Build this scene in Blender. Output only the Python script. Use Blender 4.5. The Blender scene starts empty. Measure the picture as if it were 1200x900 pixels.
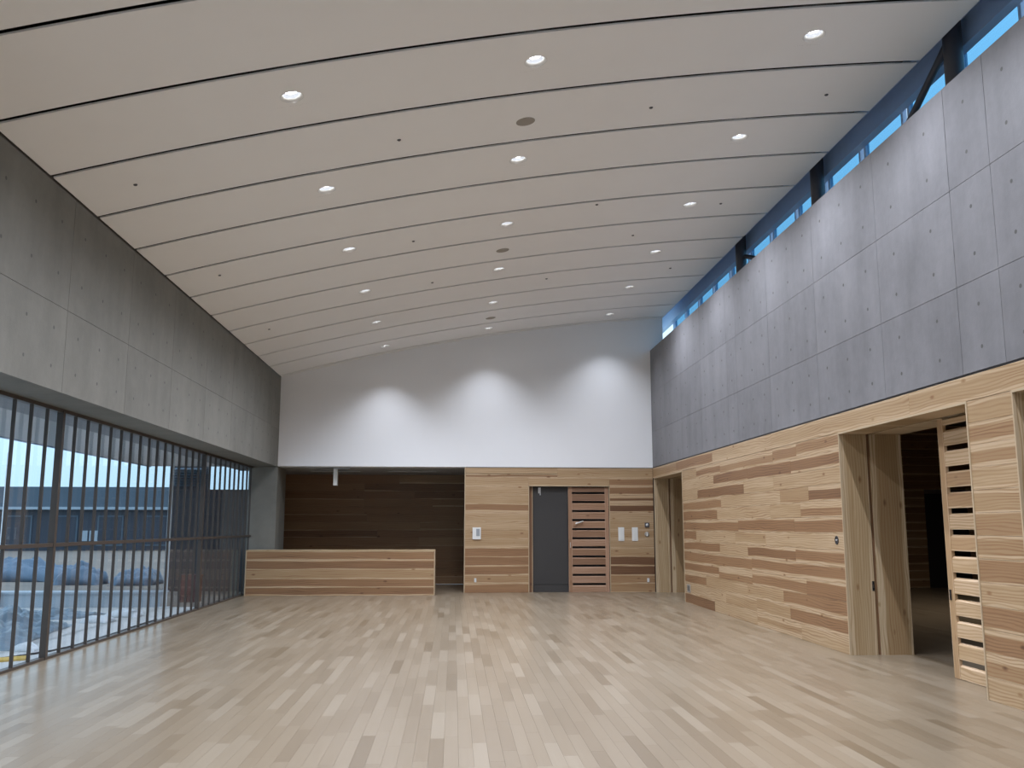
import bpy, bmesh, math, random
from mathutils import Vector, Matrix, noise

# ------------------------------------------------------------------ camera, sky, exposure
SC = bpy.context.scene
COL = SC.collection
random.seed(7)

EYE = Vector((0, 0, 1.45))
YAW, PITCH, ROLL = 0.0629, 0.1546, 0.0006
cam_data = bpy.data.cameras.new('camera')
cam_data.sensor_width = 36.0
cam_data.lens = 36.0 * 1074.0 / 1200.0
cam_data.clip_start, cam_data.clip_end = 0.05, 400
cam = bpy.data.objects.new('camera', cam_data)
COL.objects.link(cam)
Fv = Vector((math.sin(YAW) * math.cos(PITCH), math.cos(YAW) * math.cos(PITCH), math.sin(PITCH)))
R0 = Vector((math.cos(YAW), -math.sin(YAW), 0))
U0 = R0.cross(Fv)
Rv = math.cos(ROLL) * R0 + math.sin(ROLL) * U0
Uv = -math.sin(ROLL) * R0 + math.cos(ROLL) * U0
cam.matrix_world = Matrix(((Rv.x, Uv.x, -Fv.x, EYE.x), (Rv.y, Uv.y, -Fv.y, EYE.y), (Rv.z, Uv.z, -Fv.z, EYE.z), (0, 0, 0, 1)))
SC.camera = cam

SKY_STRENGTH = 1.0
LAMP_POWER = 190.0
vs = SC.view_settings
vs.view_transform = 'Standard'
vs.look = 'None'
vs.gamma = 1.0
vs.use_curve_mapping = False
vs.exposure = 0.79

world = bpy.data.worlds.new('dusk_sky')
SC.world = world
world.use_nodes = True
wn, wl = world.node_tree.nodes, world.node_tree.links
wn.clear()
w_out = wn.new('ShaderNodeOutputWorld')
w_bg = wn.new('ShaderNodeBackground')
w_tc = wn.new('ShaderNodeTexCoord')
w_sep = wn.new('ShaderNodeSeparateXYZ')
w_ramp = wn.new('ShaderNodeValToRGB')
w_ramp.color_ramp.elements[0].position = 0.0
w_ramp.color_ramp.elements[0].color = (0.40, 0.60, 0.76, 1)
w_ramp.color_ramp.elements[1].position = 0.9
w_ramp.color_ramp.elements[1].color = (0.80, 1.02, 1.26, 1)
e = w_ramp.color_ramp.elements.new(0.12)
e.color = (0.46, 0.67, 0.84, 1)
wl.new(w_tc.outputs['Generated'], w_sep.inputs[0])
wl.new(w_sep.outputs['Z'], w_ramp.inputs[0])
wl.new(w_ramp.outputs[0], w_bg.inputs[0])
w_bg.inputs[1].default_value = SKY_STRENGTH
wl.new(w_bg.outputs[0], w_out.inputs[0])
SC.cycles.max_bounces = 10
SC.cycles.diffuse_bounces = 6
SC.cycles.sample_clamp_indirect = 4.0

# ------------------------------------------------------------------ room dimensions (metres; X right, Y into the room, Z up)
XR, XW, XL, D = 4.55, -4.47, -3.94, 20.85
HW, HT, HD = 2.79, 5.53, 2.555          # top of timber, top of right concrete, door heads
YB = -2.0                               # wall behind the camera
ARC_X, ARC_Z, ARC_R = 8.1738, -39.6592, 46.0859
def vault(x): return ARC_Z + math.sqrt(ARC_R ** 2 - (x - ARC_X) ** 2)

# ------------------------------------------------------------------ helpers
class MB:
    """collects simple solids into one mesh"""
    def __init__(s): s.v, s.f, s.sm = [], [], []
    def add(s, vs_, fs, smooth=False):
        n = len(s.v); s.v += [tuple(v) for v in vs_]
        for q in fs: s.f.append(tuple(i + n for i in q)); s.sm.append(smooth)
        return s
    def box(s, x0, x1, y0, y1, z0, z1):
        p = [(x, y, z) for z in (z0, z1) for y in (y0, y1) for x in (x0, x1)]
        return s.add(p, [(0, 2, 3, 1), (4, 5, 7, 6), (0, 1, 5, 4), (2, 6, 7, 3), (0, 4, 6, 2), (1, 3, 7, 5)])
    def prism(s, poly, axis, a, b):
        """poly of 2D points extruded along axis ('X': (y,z), 'Y': (x,z), 'Z': (x,y))"""
        def P(u, w, t): return {'X': (t, u, w), 'Y': (u, t, w), 'Z': (u, w, t)}[axis]
        n = len(poly)
        vs_ = [P(u, w, a) for u, w in poly] + [P(u, w, b) for u, w in poly]
        return s.add(vs_, [tuple(range(n))[::-1], tuple(range(n, 2 * n))] + [(i, (i + 1) % n, n + (i + 1) % n, n + i) for i in range(n)])
    def tube(s, pts, r, n=10, cap=True):
        pts = [Vector(p) for p in pts]; rings = []
        for i, p in enumerate(pts):
            d = (pts[min(i + 1, len(pts) - 1)] - pts[max(i - 1, 0)]).normalized()
            a = d.cross(Vector((0, 0, 1)));
            if a.length < .05: a = d.cross(Vector((1, 0, 0)))
            a.normalize(); b = d.cross(a)
            rings.append([p + a * (r * math.cos(2 * math.pi * k / n)) + b * (r * math.sin(2 * math.pi * k / n)) for k in range(n)])
        v = [q for rg in rings for q in rg]; f = []
        for i in range(len(pts) - 1):
            for k in range(n): f.append((i * n + k, i * n + (k + 1) % n, (i + 1) * n + (k + 1) % n, (i + 1) * n + k))
        s.add(v, f, True)
        if cap: s.add(rings[0], [tuple(range(n))[::-1]]); s.add(rings[-1], [tuple(range(n))])
        return s
    def lathe(s, prof, n=24, axis='Z', c=(0, 0, 0), cap=True):
        v, f = [], []
        for r, h in prof:
            for k in range(n):
                a = 2 * math.pi * k / n; x, y = r * math.cos(a), r * math.sin(a)
                v.append({'Z': (c[0] + x, c[1] + y, c[2] + h), 'Y': (c[0] + x, c[1] + h, c[2] + y), 'X': (c[0] + h, c[1] + x, c[2] + y)}[axis])
        for i in range(len(prof) - 1):
            for k in range(n): f.append((i * n + k, i * n + (k + 1) % n, (i + 1) * n + (k + 1) % n, (i + 1) * n + k))
        s.add(v, f, True)
        if cap and prof[0][0] > 1e-6: s.add(v[:n], [tuple(range(n))[::-1]])
        if cap and prof[-1][0] > 1e-6: s.add(v[-n:], [tuple(range(n))])
        return s
    def mesh(s, name, mat):
        me = bpy.data.meshes.new(name); me.from_pydata(s.v, [], s.f)
        bm = bmesh.new(); bm.from_mesh(me); bmesh.ops.recalc_face_normals(bm, faces=bm.faces); bm.to_mesh(me); bm.free()
        me.polygons.foreach_set('use_smooth', s.sm); me.update()
        if mat: me.materials.append(mat)
        return me
    def build(s, name, mat, parent=None, loc=(0, 0, 0), rotz=0.0):
        return link(name, s.mesh(name, mat), parent, loc, rotz)

def link(name, me, parent=None, loc=(0, 0, 0), rotz=0.0):
    o = bpy.data.objects.new(name, me); COL.objects.link(o)
    o.parent = parent; o.location = loc; o.rotation_euler = (0, 0, rotz)
    return o
def struct(o): o['kind'] = 'structure'; return o
def stuff(o): o['kind'] = 'stuff'; return o
def tag(o, label, cat, group=None):
    o['label'] = label; o['category'] = cat
    if group: o['group'] = group
    return o
def thing(name, loc, label, cat, group=None, rotz=0.0):
    o = bpy.data.objects.new(name, None); COL.objects.link(o); o.empty_display_size = .1
    o.location = loc; o.rotation_euler = (0, 0, rotz)
    return tag(o, label, cat, group)
def copy_tree(o, parent=None):
    c = o.copy(); COL.objects.link(c); c.parent = parent
    for ch in list(o.children): copy_tree(ch, c)
    return c

# ------------------------------------------------------------------ materials
def mat_new(name):
    m = bpy.data.materials.new(name); m.use_nodes = True
    nt = m.node_tree; b = nt.nodes['Principled BSDF']
    return m, nt, b
def N(nt, kind, **kw):
    n = nt.nodes.new(kind)
    for k, v in kw.items():
        if k.startswith('i_'): n.inputs[k[2:].replace('_', ' ')].default_value = v
        else: setattr(n, k, v)
    return n
def math_(nt, op, a, b=None, clamp=False):
    n = nt.nodes.new('ShaderNodeMath'); n.operation = op; n.use_clamp = clamp
    for i, x in enumerate((a, b)):
        if x is None: continue
        if hasattr(x, 'links'): nt.links.new(x, n.inputs[i])
        else: n.inputs[i].default_value = x
    return n.outputs[0]
def mix_(nt, fac, a, b, mode='MIX'):
    n = nt.nodes.new('ShaderNodeMix'); n.data_type = 'RGBA'; n.blend_type = mode
    for s, x in ((n.inputs['Factor'], fac), (n.inputs[6], a), (n.inputs[7], b)):
        if hasattr(x, 'links'): nt.links.new(x, s)
        elif isinstance(x, tuple): s.default_value = (*x[:3], 1)
        else: s.default_value = x
    return n.outputs[2]
def ramp_(nt, fac, stops):
    n = nt.nodes.new('ShaderNodeValToRGB'); cr = n.color_ramp
    while len(cr.elements) < len(stops): cr.elements.new(.5)
    for el, (p, c) in zip(cr.elements, stops): el.position = p; el.color = (*c, 1)
    nt.links.new(fac, n.inputs[0]); return n.outputs[0]
def plain(name, col, rough=.5, metal=0.0, spec=.5, var=.06, scale=6.0):
    m, nt, b = mat_new(name)
    tc = N(nt, 'ShaderNodeTexCoord'); no = N(nt, 'ShaderNodeTexNoise', i_Scale=scale, i_Detail=4.0)
    nt.links.new(tc.outputs['Object'], no.inputs['Vector'])
    c = mix_(nt, no.outputs['Fac'], tuple(max(0, x * (1 - var)) for x in col), tuple(min(1, x * (1 + var)) for x in col))
    nt.links.new(c, b.inputs['Base Color'])
    b.inputs['Roughness'].default_value = rough; b.inputs['Metallic'].default_value = metal
    b.inputs['Specular IOR Level'].default_value = spec
    return m
def emit(name, col, strength):
    m, nt, b = mat_new(name)
    b.inputs['Base Color'].default_value = (*col, 1)
    b.inputs['Emission Color'].default_value = (*col, 1); b.inputs['Emission Strength'].default_value = strength
    return m

def wood_material(name, light, mid, dark, vertical=False, rough=.5):
    """timber board: obj.color R = heartwood tone, G / B = sapwood share at top / bottom edge; local X is the grain"""
    m, nt, b = mat_new(name); L = nt.links.new
    tc = N(nt, 'ShaderNodeTexCoord'); oi = N(nt, 'ShaderNodeObjectInfo')
    sc = N(nt, 'ShaderNodeSeparateColor'); L(oi.outputs['Color'], sc.inputs[0])
    seed = math_(nt, 'MULTIPLY', oi.outputs['Random'], 97.0)
    so = N(nt, 'ShaderNodeSeparateXYZ'); L(tc.outputs['Object'], so.inputs[0])
    sg = N(nt, 'ShaderNodeSeparateXYZ'); L(tc.outputs['Generated'], sg.inputs[0])
    gx, gz, gf = (so.outputs['Z'], so.outputs['X'], sg.outputs['X']) if vertical else (so.outputs['X'], so.outputs['Z'], sg.outputs['Z'])
    def nz(sx, sz, detail=3.0, off=0.0):
        cb = N(nt, 'ShaderNodeCombineXYZ')
        L(math_(nt, 'MULTIPLY', gx, sx), cb.inputs[0]); L(math_(nt, 'MULTIPLY', gz, sz), cb.inputs[1])
        L(math_(nt, 'ADD', seed, off), cb.inputs[2])
        n = N(nt, 'ShaderNodeTexNoise', i_Scale=1.0, i_Detail=detail, i_Roughness=.55); L(cb.outputs[0], n.inputs['Vector'])
        return n.outputs['Fac']
    warp = nz(.9, 5.0, 2.0, 3.0)
    # sapwood edges with a wandering boundary
    edge = math_(nt, 'MULTIPLY', math_(nt, 'SUBTRACT', nz(.7, 2.0, 1.0, 11.0), .5), .32)
    gw = math_(nt, 'ADD', gf, edge)
    top = math_(nt, 'MULTIPLY', math_(nt, 'SUBTRACT', gw, math_(nt, 'SUBTRACT', 1.0, sc.outputs[1])), 22.0, True)
    bot = math_(nt, 'MULTIPLY', math_(nt, 'SUBTRACT', sc.outputs[2], gw), 22.0, True)
    sap = math_(nt, 'MAXIMUM', top, bot, True)
    tone = math_(nt, 'MULTIPLY', sc.outputs[0], math_(nt, 'SUBTRACT', 1.0, sap), True)
    tone = math_(nt, 'ADD', tone, math_(nt, 'MULTIPLY', math_(nt, 'SUBTRACT', nz(.5, 7.0, 3.0, 5.0), .5), .28), True)
    # annual rings: tight lines bent by the warp noise (cathedral figure)
    ring = math_(nt, 'SINE', math_(nt, 'ADD', math_(nt, 'MULTIPLY', gz, 200.0), math_(nt, 'MULTIPLY', warp, 26.0)))
    ring = math_(nt, 'MULTIPLY', math_(nt, 'POWER', math_(nt, 'MULTIPLY', math_(nt, 'ADD', ring, 1.0), .5), 3.0), math_(nt, 'MULTIPLY', math_(nt, 'POWER', nz(.8, 7.0, 2.0, 21.0), 2.0), .85))
    tone = math_(nt, 'ADD', tone, ring, True)
    fib = math_(nt, 'MULTIPLY', math_(nt, 'SUBTRACT', nz(3.0, 160.0, 2.0, 31.0), .5), .16)
    tone = math_(nt, 'ADD', tone, fib, True)
    # knots
    cb = N(nt, 'ShaderNodeCombineXYZ'); L(math_(nt, 'MULTIPLY', gx, 2.2), cb.inputs[0]); L(math_(nt, 'MULTIPLY', gz, 5.0), cb.inputs[1]); L(seed, cb.inputs[2])
    vo = N(nt, 'ShaderNodeTexVoronoi', i_Scale=1.0, voronoi_dimensions='3D'); L(cb.outputs[0], vo.inputs['Vector'])
    kn = math_(nt, 'MULTIPLY', math_(nt, 'SUBTRACT', .12, vo.outputs['Distance']), 9.0, True)
    tone = math_(nt, 'ADD', tone, math_(nt, 'MULTIPLY', kn, .7), True)
    c = ramp_(nt, tone, [(0.0, tuple(min(1, x * k) for x, k in zip(light, (1.34, 1.45, 1.75)))), (.16, light), (.5, mid), (1.0, dark)])
    c = mix_(nt, math_(nt, 'MULTIPLY', nz(.3, .8, 1.0, 41.0), .22), c, (.55, .36, .27), 'MULTIPLY') if False else c
    L(c, b.inputs['Base Color'])
    b.inputs['Roughness'].default_value = rough
    bp = N(nt, 'ShaderNodeBump', i_Strength=.12, i_Distance=.004); L(tone, bp.inputs['Height']); L(bp.outputs[0], b.inputs['Normal'])
    return m

def floor_material(name, island):
    m, nt, b = mat_new(name); L = nt.links.new
    tc = N(nt, 'ShaderNodeTexCoord'); geo = N(nt, 'ShaderNodeNewGeometry'); oi = N(nt, 'ShaderNodeObjectInfo')
    rnd = geo.outputs['Random Per Island'] if island else oi.outputs['Random']
    sp = N(nt, 'ShaderNodeSeparateXYZ'); L(geo.outputs['Position'], sp.inputs[0])
    def nz(sx, sy, d, off):
        cb = N(nt, 'ShaderNodeCombineXYZ'); L(math_(nt, 'MULTIPLY', sp.outputs['X'], sx), cb.inputs[0]); L(math_(nt, 'MULTIPLY', sp.outputs['Y'], sy), cb.inputs[1])
        L(math_(nt, 'ADD', math_(nt, 'MULTIPLY', rnd, 61.0), off), cb.inputs[2])
        n = N(nt, 'ShaderNodeTexNoise', i_Scale=1.0, i_Detail=d); L(cb.outputs[0], n.inputs['Vector']); return n.outputs['Fac']
    c = ramp_(nt, rnd, [(0.0, (.165, .122, .076)), (.10, (.206, .158, .106)), (.45, (.235, .184, .127)), (.8, (.250, .198, .139)), (1.0, (.290, .238, .175))])
    g = math_(nt, 'MULTIPLY', math_(nt, 'SUBTRACT', nz(45, 1.6, 3.0, 0), .5), .35)
    g2 = math_(nt, 'ADD', g, math_(nt, 'MULTIPLY', math_(nt, 'SUBTRACT', nz(9, 1.2, 2.0, 7), .5), .25))
    c = mix_(nt, math_(nt, 'ADD', .12, g2, True), c, (.17, .12, .072))
    L(c, b.inputs['Base Color'])
    b.inputs['Roughness'].default_value = .28; b.inputs['Specular IOR Level'].default_value = .5
    return m

def concrete_material(name, base):
    m, nt, b = mat_new(name); L = nt.links.new
    geo = N(nt, 'ShaderNodeNewGeometry'); oi = N(nt, 'ShaderNodeObjectInfo')
    def nz(scale, vec, d=5.0):
        mp = N(nt, 'ShaderNodeMapping'); mp.inputs['Scale'].default_value = vec; L(geo.outputs['Position'], mp.inputs[0])
        n = N(nt, 'ShaderNodeTexNoise', i_Scale=scale, i_Detail=d, i_Roughness=.6); L(mp.outputs[0], n.inputs['Vector']); return n.outputs['Fac']
    t = math_(nt, 'ADD', math_(nt, 'MULTIPLY', nz(.9, (1, 1, 1)), .9), math_(nt, 'MULTIPLY', nz(2.2, (1, 1.6, .25)), .55))
    t = math_(nt, 'ADD', t, math_(nt, 'MULTIPLY', nz(9.0, (1, 1, 1)), .3))
    t = math_(nt, 'ADD', math_(nt, 'SUBTRACT', t, .37), math_(nt, 'MULTIPLY', math_(nt, 'SUBTRACT', oi.outputs['Random'], .5), .16), True)
    c = ramp_(nt, t, [(0.0, tuple(x * .62 for x in base)), (.5, base), (1.0, tuple(x * 1.36 for x in base))])
    L(c, b.inputs['Base Color']); b.inputs['Roughness'].default_value = .62; b.inputs['Specular IOR Level'].default_value = .35
    bp = N(nt, 'ShaderNodeBump', i_Strength=.15, i_Distance=.01); L(nz(30, (1, 1, 1)), bp.inputs['Height']); L(bp.outputs[0], b.inputs['Normal'])
    return m

def glass_material(name, tint):
    m = bpy.data.materials.new(name); m.use_nodes = True; nt = m.node_tree; nt.nodes.clear()
    o = N(nt, 'ShaderNodeOutputMaterial'); tr = N(nt, 'ShaderNodeBsdfTransparent'); tr.inputs[0].default_value = (*tint, 1)
    gl = N(nt, 'ShaderNodeBsdfGlossy'); gl.inputs['Roughness'].default_value = .02
    ge = N(nt, 'ShaderNodeNewGeometry'); dp = N(nt, 'ShaderNodeVectorMath', operation='DOT_PRODUCT')
    nt.links.new(ge.outputs['Normal'], dp.inputs[0]); nt.links.new(ge.outputs['Incoming'], dp.inputs[1])
    c1 = math_(nt, 'SUBTRACT', 1.0, math_(nt, 'ABSOLUTE', dp.outputs['Value']))
    fr = math_(nt, 'ADD', .03, math_(nt, 'MULTIPLY', .6, math_(nt, 'POWER', c1, 5.0)), True)
    mx = N(nt, 'ShaderNodeMixShader'); nt.links.new(fr, mx.inputs[0]); nt.links.new(tr.outputs[0], mx.inputs[1]); nt.links.new(gl.outputs[0], mx.inputs[2])
    nt.links.new(mx.outputs[0], o.inputs[0]); return m

LIGHTW, MIDW, DARKW = (.378, .252, .132), (.272, .146, .068), (.122, .055, .024)
M_board = wood_material('cedar_board', LIGHTW, MIDW, DARKW)
M_jamb = wood_material('cedar_jamb_board', (.40, .285, .155), (.30, .185, .09), (.17, .09, .045), vertical=True)
M_head = wood_material('cedar_head_board', (.40, .285, .155), (.30, .185, .09), (.17, .09, .045))
M_edge = plain('pale_wood_edging', (.48, .37, .24), .5, scale=3)
M_backing = plain('dark_batten_backing', (.05, .035, .025), .8)
M_floor_one = floor_material('maple_floor_board', False)
M_floor_all = floor_material('maple_floor_boards', True)
M_subfloor = plain('floor_joint_filler', (.19, .145, .098), .7)
M_conc_l = concrete_material('fair_faced_concrete_left', (.176, .171, .150))
M_conc_r = concrete_material('fair_faced_concrete_right', (.196, .192, .200))
M_joint = plain('concrete_joint', (.17, .165, .155), .8)
M_plug = plain('tie_hole_plug', (.10, .098, .092), .8)
M_ceil = plain('ceiling_board_paint', (.855, .85, .84), .75, var=.02, scale=2)
M_seam = plain('ceiling_shadow_gap', (.03, .026, .022), .8)
M_white = plain('white_wall_paint', (.81, .815, .825), .7, var=.015, scale=2)
M_soffit = plain('grey_soffit_paint', (.40, .40, .40), .8)
M_steel = plain('daylight_blue_steel_paint', (.42, .56, .76), .45)  # steel colour with the blue cast of daylight put into it
M_coldark = plain('dark_steel_column_paint', (.075, .072, .08), .4)
M_bronze = plain('dark_bronze_frame', (.055, .043, .035), .42, spec=.5)
M_glass = glass_material('clear_glass', (.955, .98, 1.0))
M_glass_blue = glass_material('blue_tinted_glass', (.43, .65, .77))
M_plastic = plain('white_plastic', (.72, .72, .70), .4, var=.01)
M_grey = plain('grey_plastic', (.30, .32, .34), .4)
M_black = plain('black_fitting', (.015, .015, .017), .5)
M_doorgrey = plain('dark_grey_door_paint', (.036, .034, .033), .55)
M_metal = plain('satin_steel', (.62, .62, .62), .3, metal=1.0)
M_refl = plain('bright_reflector', (.42, .44, .48), .4, metal=.2)
M_lens = emit('lamp_lens_glow', (1.0, 1.0, 1.0), 8.0)
M_grille = plain('beige_speaker_grille', (.33, .30, .26), .8)
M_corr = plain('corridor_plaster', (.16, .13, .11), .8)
M_lat = wood_material('lattice_slat_wood', (.45, .30, .16), (.37, .22, .11), (.20, .11, .06))
M_lat_v = wood_material('lattice_stile_wood', (.45, .30, .16), (.37, .22, .11), (.20, .11, .06), vertical=True)
M_latd = wood_material('brown_slat_wood', (.30, .17, .095), (.20, .105, .058), (.12, .06, .035))
M_latd_v = wood_material('brown_stile_wood', (.33, .19, .11), (.22, .115, .06), (.11, .055, .03), vertical=True)

# ------------------------------------------------------------------ board helper
BOARDS = {}
def board(parent, name, mat, L, h, loc, facing, tone=.2, top=0.0, bot=0.0, t=.02, vertical=False):
    """a plank with a small chamfer on its face; facing '-X' (right wall) or '-Y' (back wall)"""
    key = (round(L, 3), round(h, 3), t, mat.name)
    me = BOARDS.get(key)
    if me is None:
        c = .0016; mb = MB()
        vs_ = [(0, t, 0), (L, t, 0), (L, t, h), (0, t, h), (0, c, 0), (L, c, 0), (L, c, h), (0, c, h), (c, 0, c), (L - c, 0, c), (L - c, 0, h - c), (c, 0, h - c)]
        mb.add(vs_, [(3, 2, 1, 0), (0, 1, 5, 4), (1, 2, 6, 5), (2, 3, 7, 6), (3, 0, 4, 7), (4, 5, 9, 8), (5, 6, 10, 9), (6, 7, 11, 10), (7, 4, 8, 11), (8, 9, 10, 11)])
        me = BOARDS[key] = mb.mesh(name, mat)
    o = link(name, me, parent, loc, -math.pi / 2 if facing == '-X' else 0.0)
    o.color = (tone, top, bot, 1)
    return o

ROWS = [(HD - HD / 13 * (k + 1), HD / 13) for k in range(13)]     # thirteen courses below the door heads, top course first

# ================================================================== FLOOR
floor = struct(MB().box(XW - .12, 12.0, YB, 24.2, -.12, -.018).build('floor', M_subfloor))
BW_, BL_ = .096, .92
def clip_box(mb, x0, x1, y0, y1):
    g = .0004
    if x1 - x0 < .01 or y1 - y0 < .02: return
    x0 += g; x1 -= g; y0 += g; y1 -= g; c = .0002
    v = [(x0, y0, -.02), (x1, y0, -.02), (x1, y1, -.02), (x0, y1, -.02), (x0, y0, -c), (x1, y0, -c), (x1, y1, -c), (x0, y1, -c), (x0 + c, y0 + c, 0), (x1 - c, y0 + c, 0), (x1 - c, y1 - c, 0), (x0 + c, y1 - c, 0)]
    mb.add(v, [(0, 1, 5, 4), (1, 2, 6, 5), (2, 3, 7, 6), (3, 0, 4, 7), (4, 5, 9, 8), (5, 6, 10, 9), (6, 7, 11, 10), (7, 4, 8, 11), (8, 9, 10, 11)])
one = MB(); clip_box(one, 0, BW_, 0, BL_); one_me = one.mesh('floor_board', M_floor_one)
rest = MB(); near = []
x = XW + .005
while x < 11.9:
    xe = min(x + BW_, 11.9)
    y = YB - random.random() * BL_
    while y < 24.0:
        L = BL_
        ya, yb = max(y, YB + .0), min(y + L, 24.0)
        whole = ya == y and yb == y + L and abs(xe - x - BW_) < 1e-6
        # within the picture: the near field between the two walls
        vis = whole and y > 4.9 and x > XW and xe < 4.53 and abs(x + .05 + .063 * (y + .4)) < .60 * (y + .6)
        if vis: near.append((y, x, xe, ya, yb))
        elif xe <= 4.54 or (ya > 4.5): clip_box(rest, x, xe, ya, yb)
        y += L
    x += BW_
near.sort()
for i, (y, x, xe, ya, yb) in enumerate(near):
    if i < 300: link('floor_board', one_me, floor, (x, y, 0))
    else: clip_box(rest, x, xe, ya, yb)
stuff(rest.build('floor_boards', M_floor_all, floor))

# ================================================================== CEILING
CX0, CX1, NSEG = -4.30, 4.85, 28
xs = [CX0 + (CX1 - CX0) * i / NSEG for i in range(NSEG + 1)]
prof = [(x, vault(x) + .17) for x in xs] + [(CX1, 6.95), (CX0, 6.95)]
ceiling = struct(MB().prism(prof, 'Y', YB, D + .3).build('ceiling', M_seam))
SEAM0, PITCHY, GAP = 7.5643, 1.1890, .066
LIGHT_X = (-1.5386, .7366, 3.466)
LIGHT_Y = [8.1146 + 2 * PITCHY * (5 - i) for i in range(9)]
def ceil_panel(y0, y1, holes=False, x0=XL + .012, x1=CX1, yc=0.0):
    """one curved ceiling board (local Y from 0), with three round cut-outs where its lights sit"""
    mb = MB(); w = y1 - y0; q, R_ = .17, .1055
    cuts = [x0 + (x1 - x0) * i / 26 for i in range(27)]
    if holes:
        cuts = [c for c in cuts if all(abs(c - X) > q + .03 for X in LIGHT_X)]
        for X in LIGHT_X: cuts += [X - q, X + q]
        cuts.sort()
    for a_, b_ in zip(cuts[:-1], cuts[1:]):
        hole = holes and any(abs((a_ + b_) / 2 - X) < .01 for X in LIGHT_X)
        for (u0, u1) in ([(0, yc - q), (yc + q, w)] if hole else [(0, w)]):
            mb.add([(a_, u0, vault(a_)), (b_, u0, vault(b_)), (b_, u1, vault(b_)), (a_, u1, vault(a_))], [(0, 1, 2, 3)])
        if hole:
            X = (a_ + b_) / 2; n = 32; v = []
            for k in range(n):
                t = 2 * math.pi * (k + .5) / n; c, s_ = math.cos(t), math.sin(t); m_ = max(abs(c), abs(s_))
                v.append((X + q * c / m_, yc + q * s_ / m_, vault(X + q * c / m_)))
            for rr, dz in ((R_, 0), (R_, .035)):
                for k in range(n):
                    t = 2 * math.pi * (k + .5) / n; v.append((X + rr * math.cos(t), yc + rr * math.sin(t), vault(X + rr * math.cos(t)) + dz))
            f = []
            for k in range(n):
                k2 = (k + 1) % n
                f += [(k, k2, n + k2, n + k), (n + k, n + k2, 2 * n + k2, 2 * n + k)]
            mb.add(v, f)
            # corner fill of the square
            for sx in (-1, 1):
                for sy in (-1, 1):
                    t = [(X + q * sx, yc + q * sy), (X + q * sx, yc + q * sy * math.tan(math.pi / 4 - math.pi / n)), (X + q * sx * math.tan(math.pi / 4 - math.pi / n), yc + q * sy)]
                    mb.add([(p[0], p[1], vault(p[0])) for p in t], [(0, 1, 2)])
        for u in (0, w): mb.add([(a_, u, vault(a_)), (b_, u, vault(b_)), (b_, u, vault(b_) + .018), (a_, u, vault(a_) + .018)], [(0, 1, 2, 3)])
    for x in (x0, x1): mb.add([(x, 0, vault(x)), (x, w, vault(x)), (x, w, vault(x) + .018), (x, 0, vault(x) + .018)], [(0, 1, 2, 3)])
    me = mb.mesh('ceiling_panel', M_ceil)
    return me
panel_me = ceil_panel(GAP / 2, PITCHY - GAP / 2)
panel_cut = ceil_panel(GAP / 2, PITCHY - GAP / 2, True, yc=LIGHT_Y[5] - SEAM0 - GAP / 2)
for k in range(-8, 11):
    lit = any(SEAM0 + k * PITCHY < y < SEAM0 + (k + 1) * PITCHY for y in LIGHT_Y)
    link('ceiling_panel', panel_cut if lit else panel_me, ceiling, (0, SEAM0 + k * PITCHY + GAP / 2, 0))
link('ceiling_panel', ceil_panel(0, D - (SEAM0 + 11 * PITCHY) - GAP / 2), ceiling, (0, SEAM0 + 11 * PITCHY + GAP / 2, 0))

# ================================================================== RIGHT WALL
WT = 5.30                                   # outer face of the right wall
OPEN = [(3.6, 7.14), (7.84, 10.57), (18.15, 20.72)]
wr = MB()
yy = [YB, 3.6, 7.14, 7.84, 10.57, 18.15, 20.72, D + .3]
for i in (0, 2, 4, 6): wr.box(XR + .022, WT, yy[i] + (.125 if i else 0), yy[i + 1] - (.03 if i < 6 else 0), 0, HD)
wr.box(XR + .022, WT, YB, D + .3, HD, HW - .012)
wall_right = struct(wr.build('wall_right', M_backing))
wrc = MB().box(XR + .03, WT + .08, YB, D + .3, HW, HT - .004).build('concrete_core', M_joint, wall_right)
Yc = [YB, .6, 2.3, 3.9, 5.55, 7.19, 7.84, 9.33, 11.09, 12.84, 14.38, 14.89, 16.55, 18.03, 19.5, D]
Zc = [HW + .007, 3.60, 4.52, HT]
plugs = MB()
def plug(mb, X, y, z, r=.019, sgn=-1):
    n = 8
    mb.add([(X + sgn * .0015, y + r * math.cos(2 * math.pi * k / n), z + r * math.sin(2 * math.pi * k / n)) for k in range(n)] + [(X + .01, y, z)], [tuple(range(n))])
for i in range(len(Yc) - 1):
    for j in range(3):
        g = .0032
        MB().box(XR, XR + .03, Yc[i] + g, Yc[i + 1] - g, Zc[j] + g * .7, Zc[j + 1] - g * .7).build('concrete_panel', M_conc_r, wall_right)
        w = Yc[i + 1] - Yc[i]
        nn = max(1, round(w / .6))
        for a in range(nn):
            for zz in (.25, .72):
                plug(plugs, XR, Yc[i] + w * (a + .5) / nn, Zc[j] + (Zc[j + 1] - Zc[j]) * zz)
stuff(plugs.build('tie_hole_plugs', M_plug, wall_right))

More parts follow.
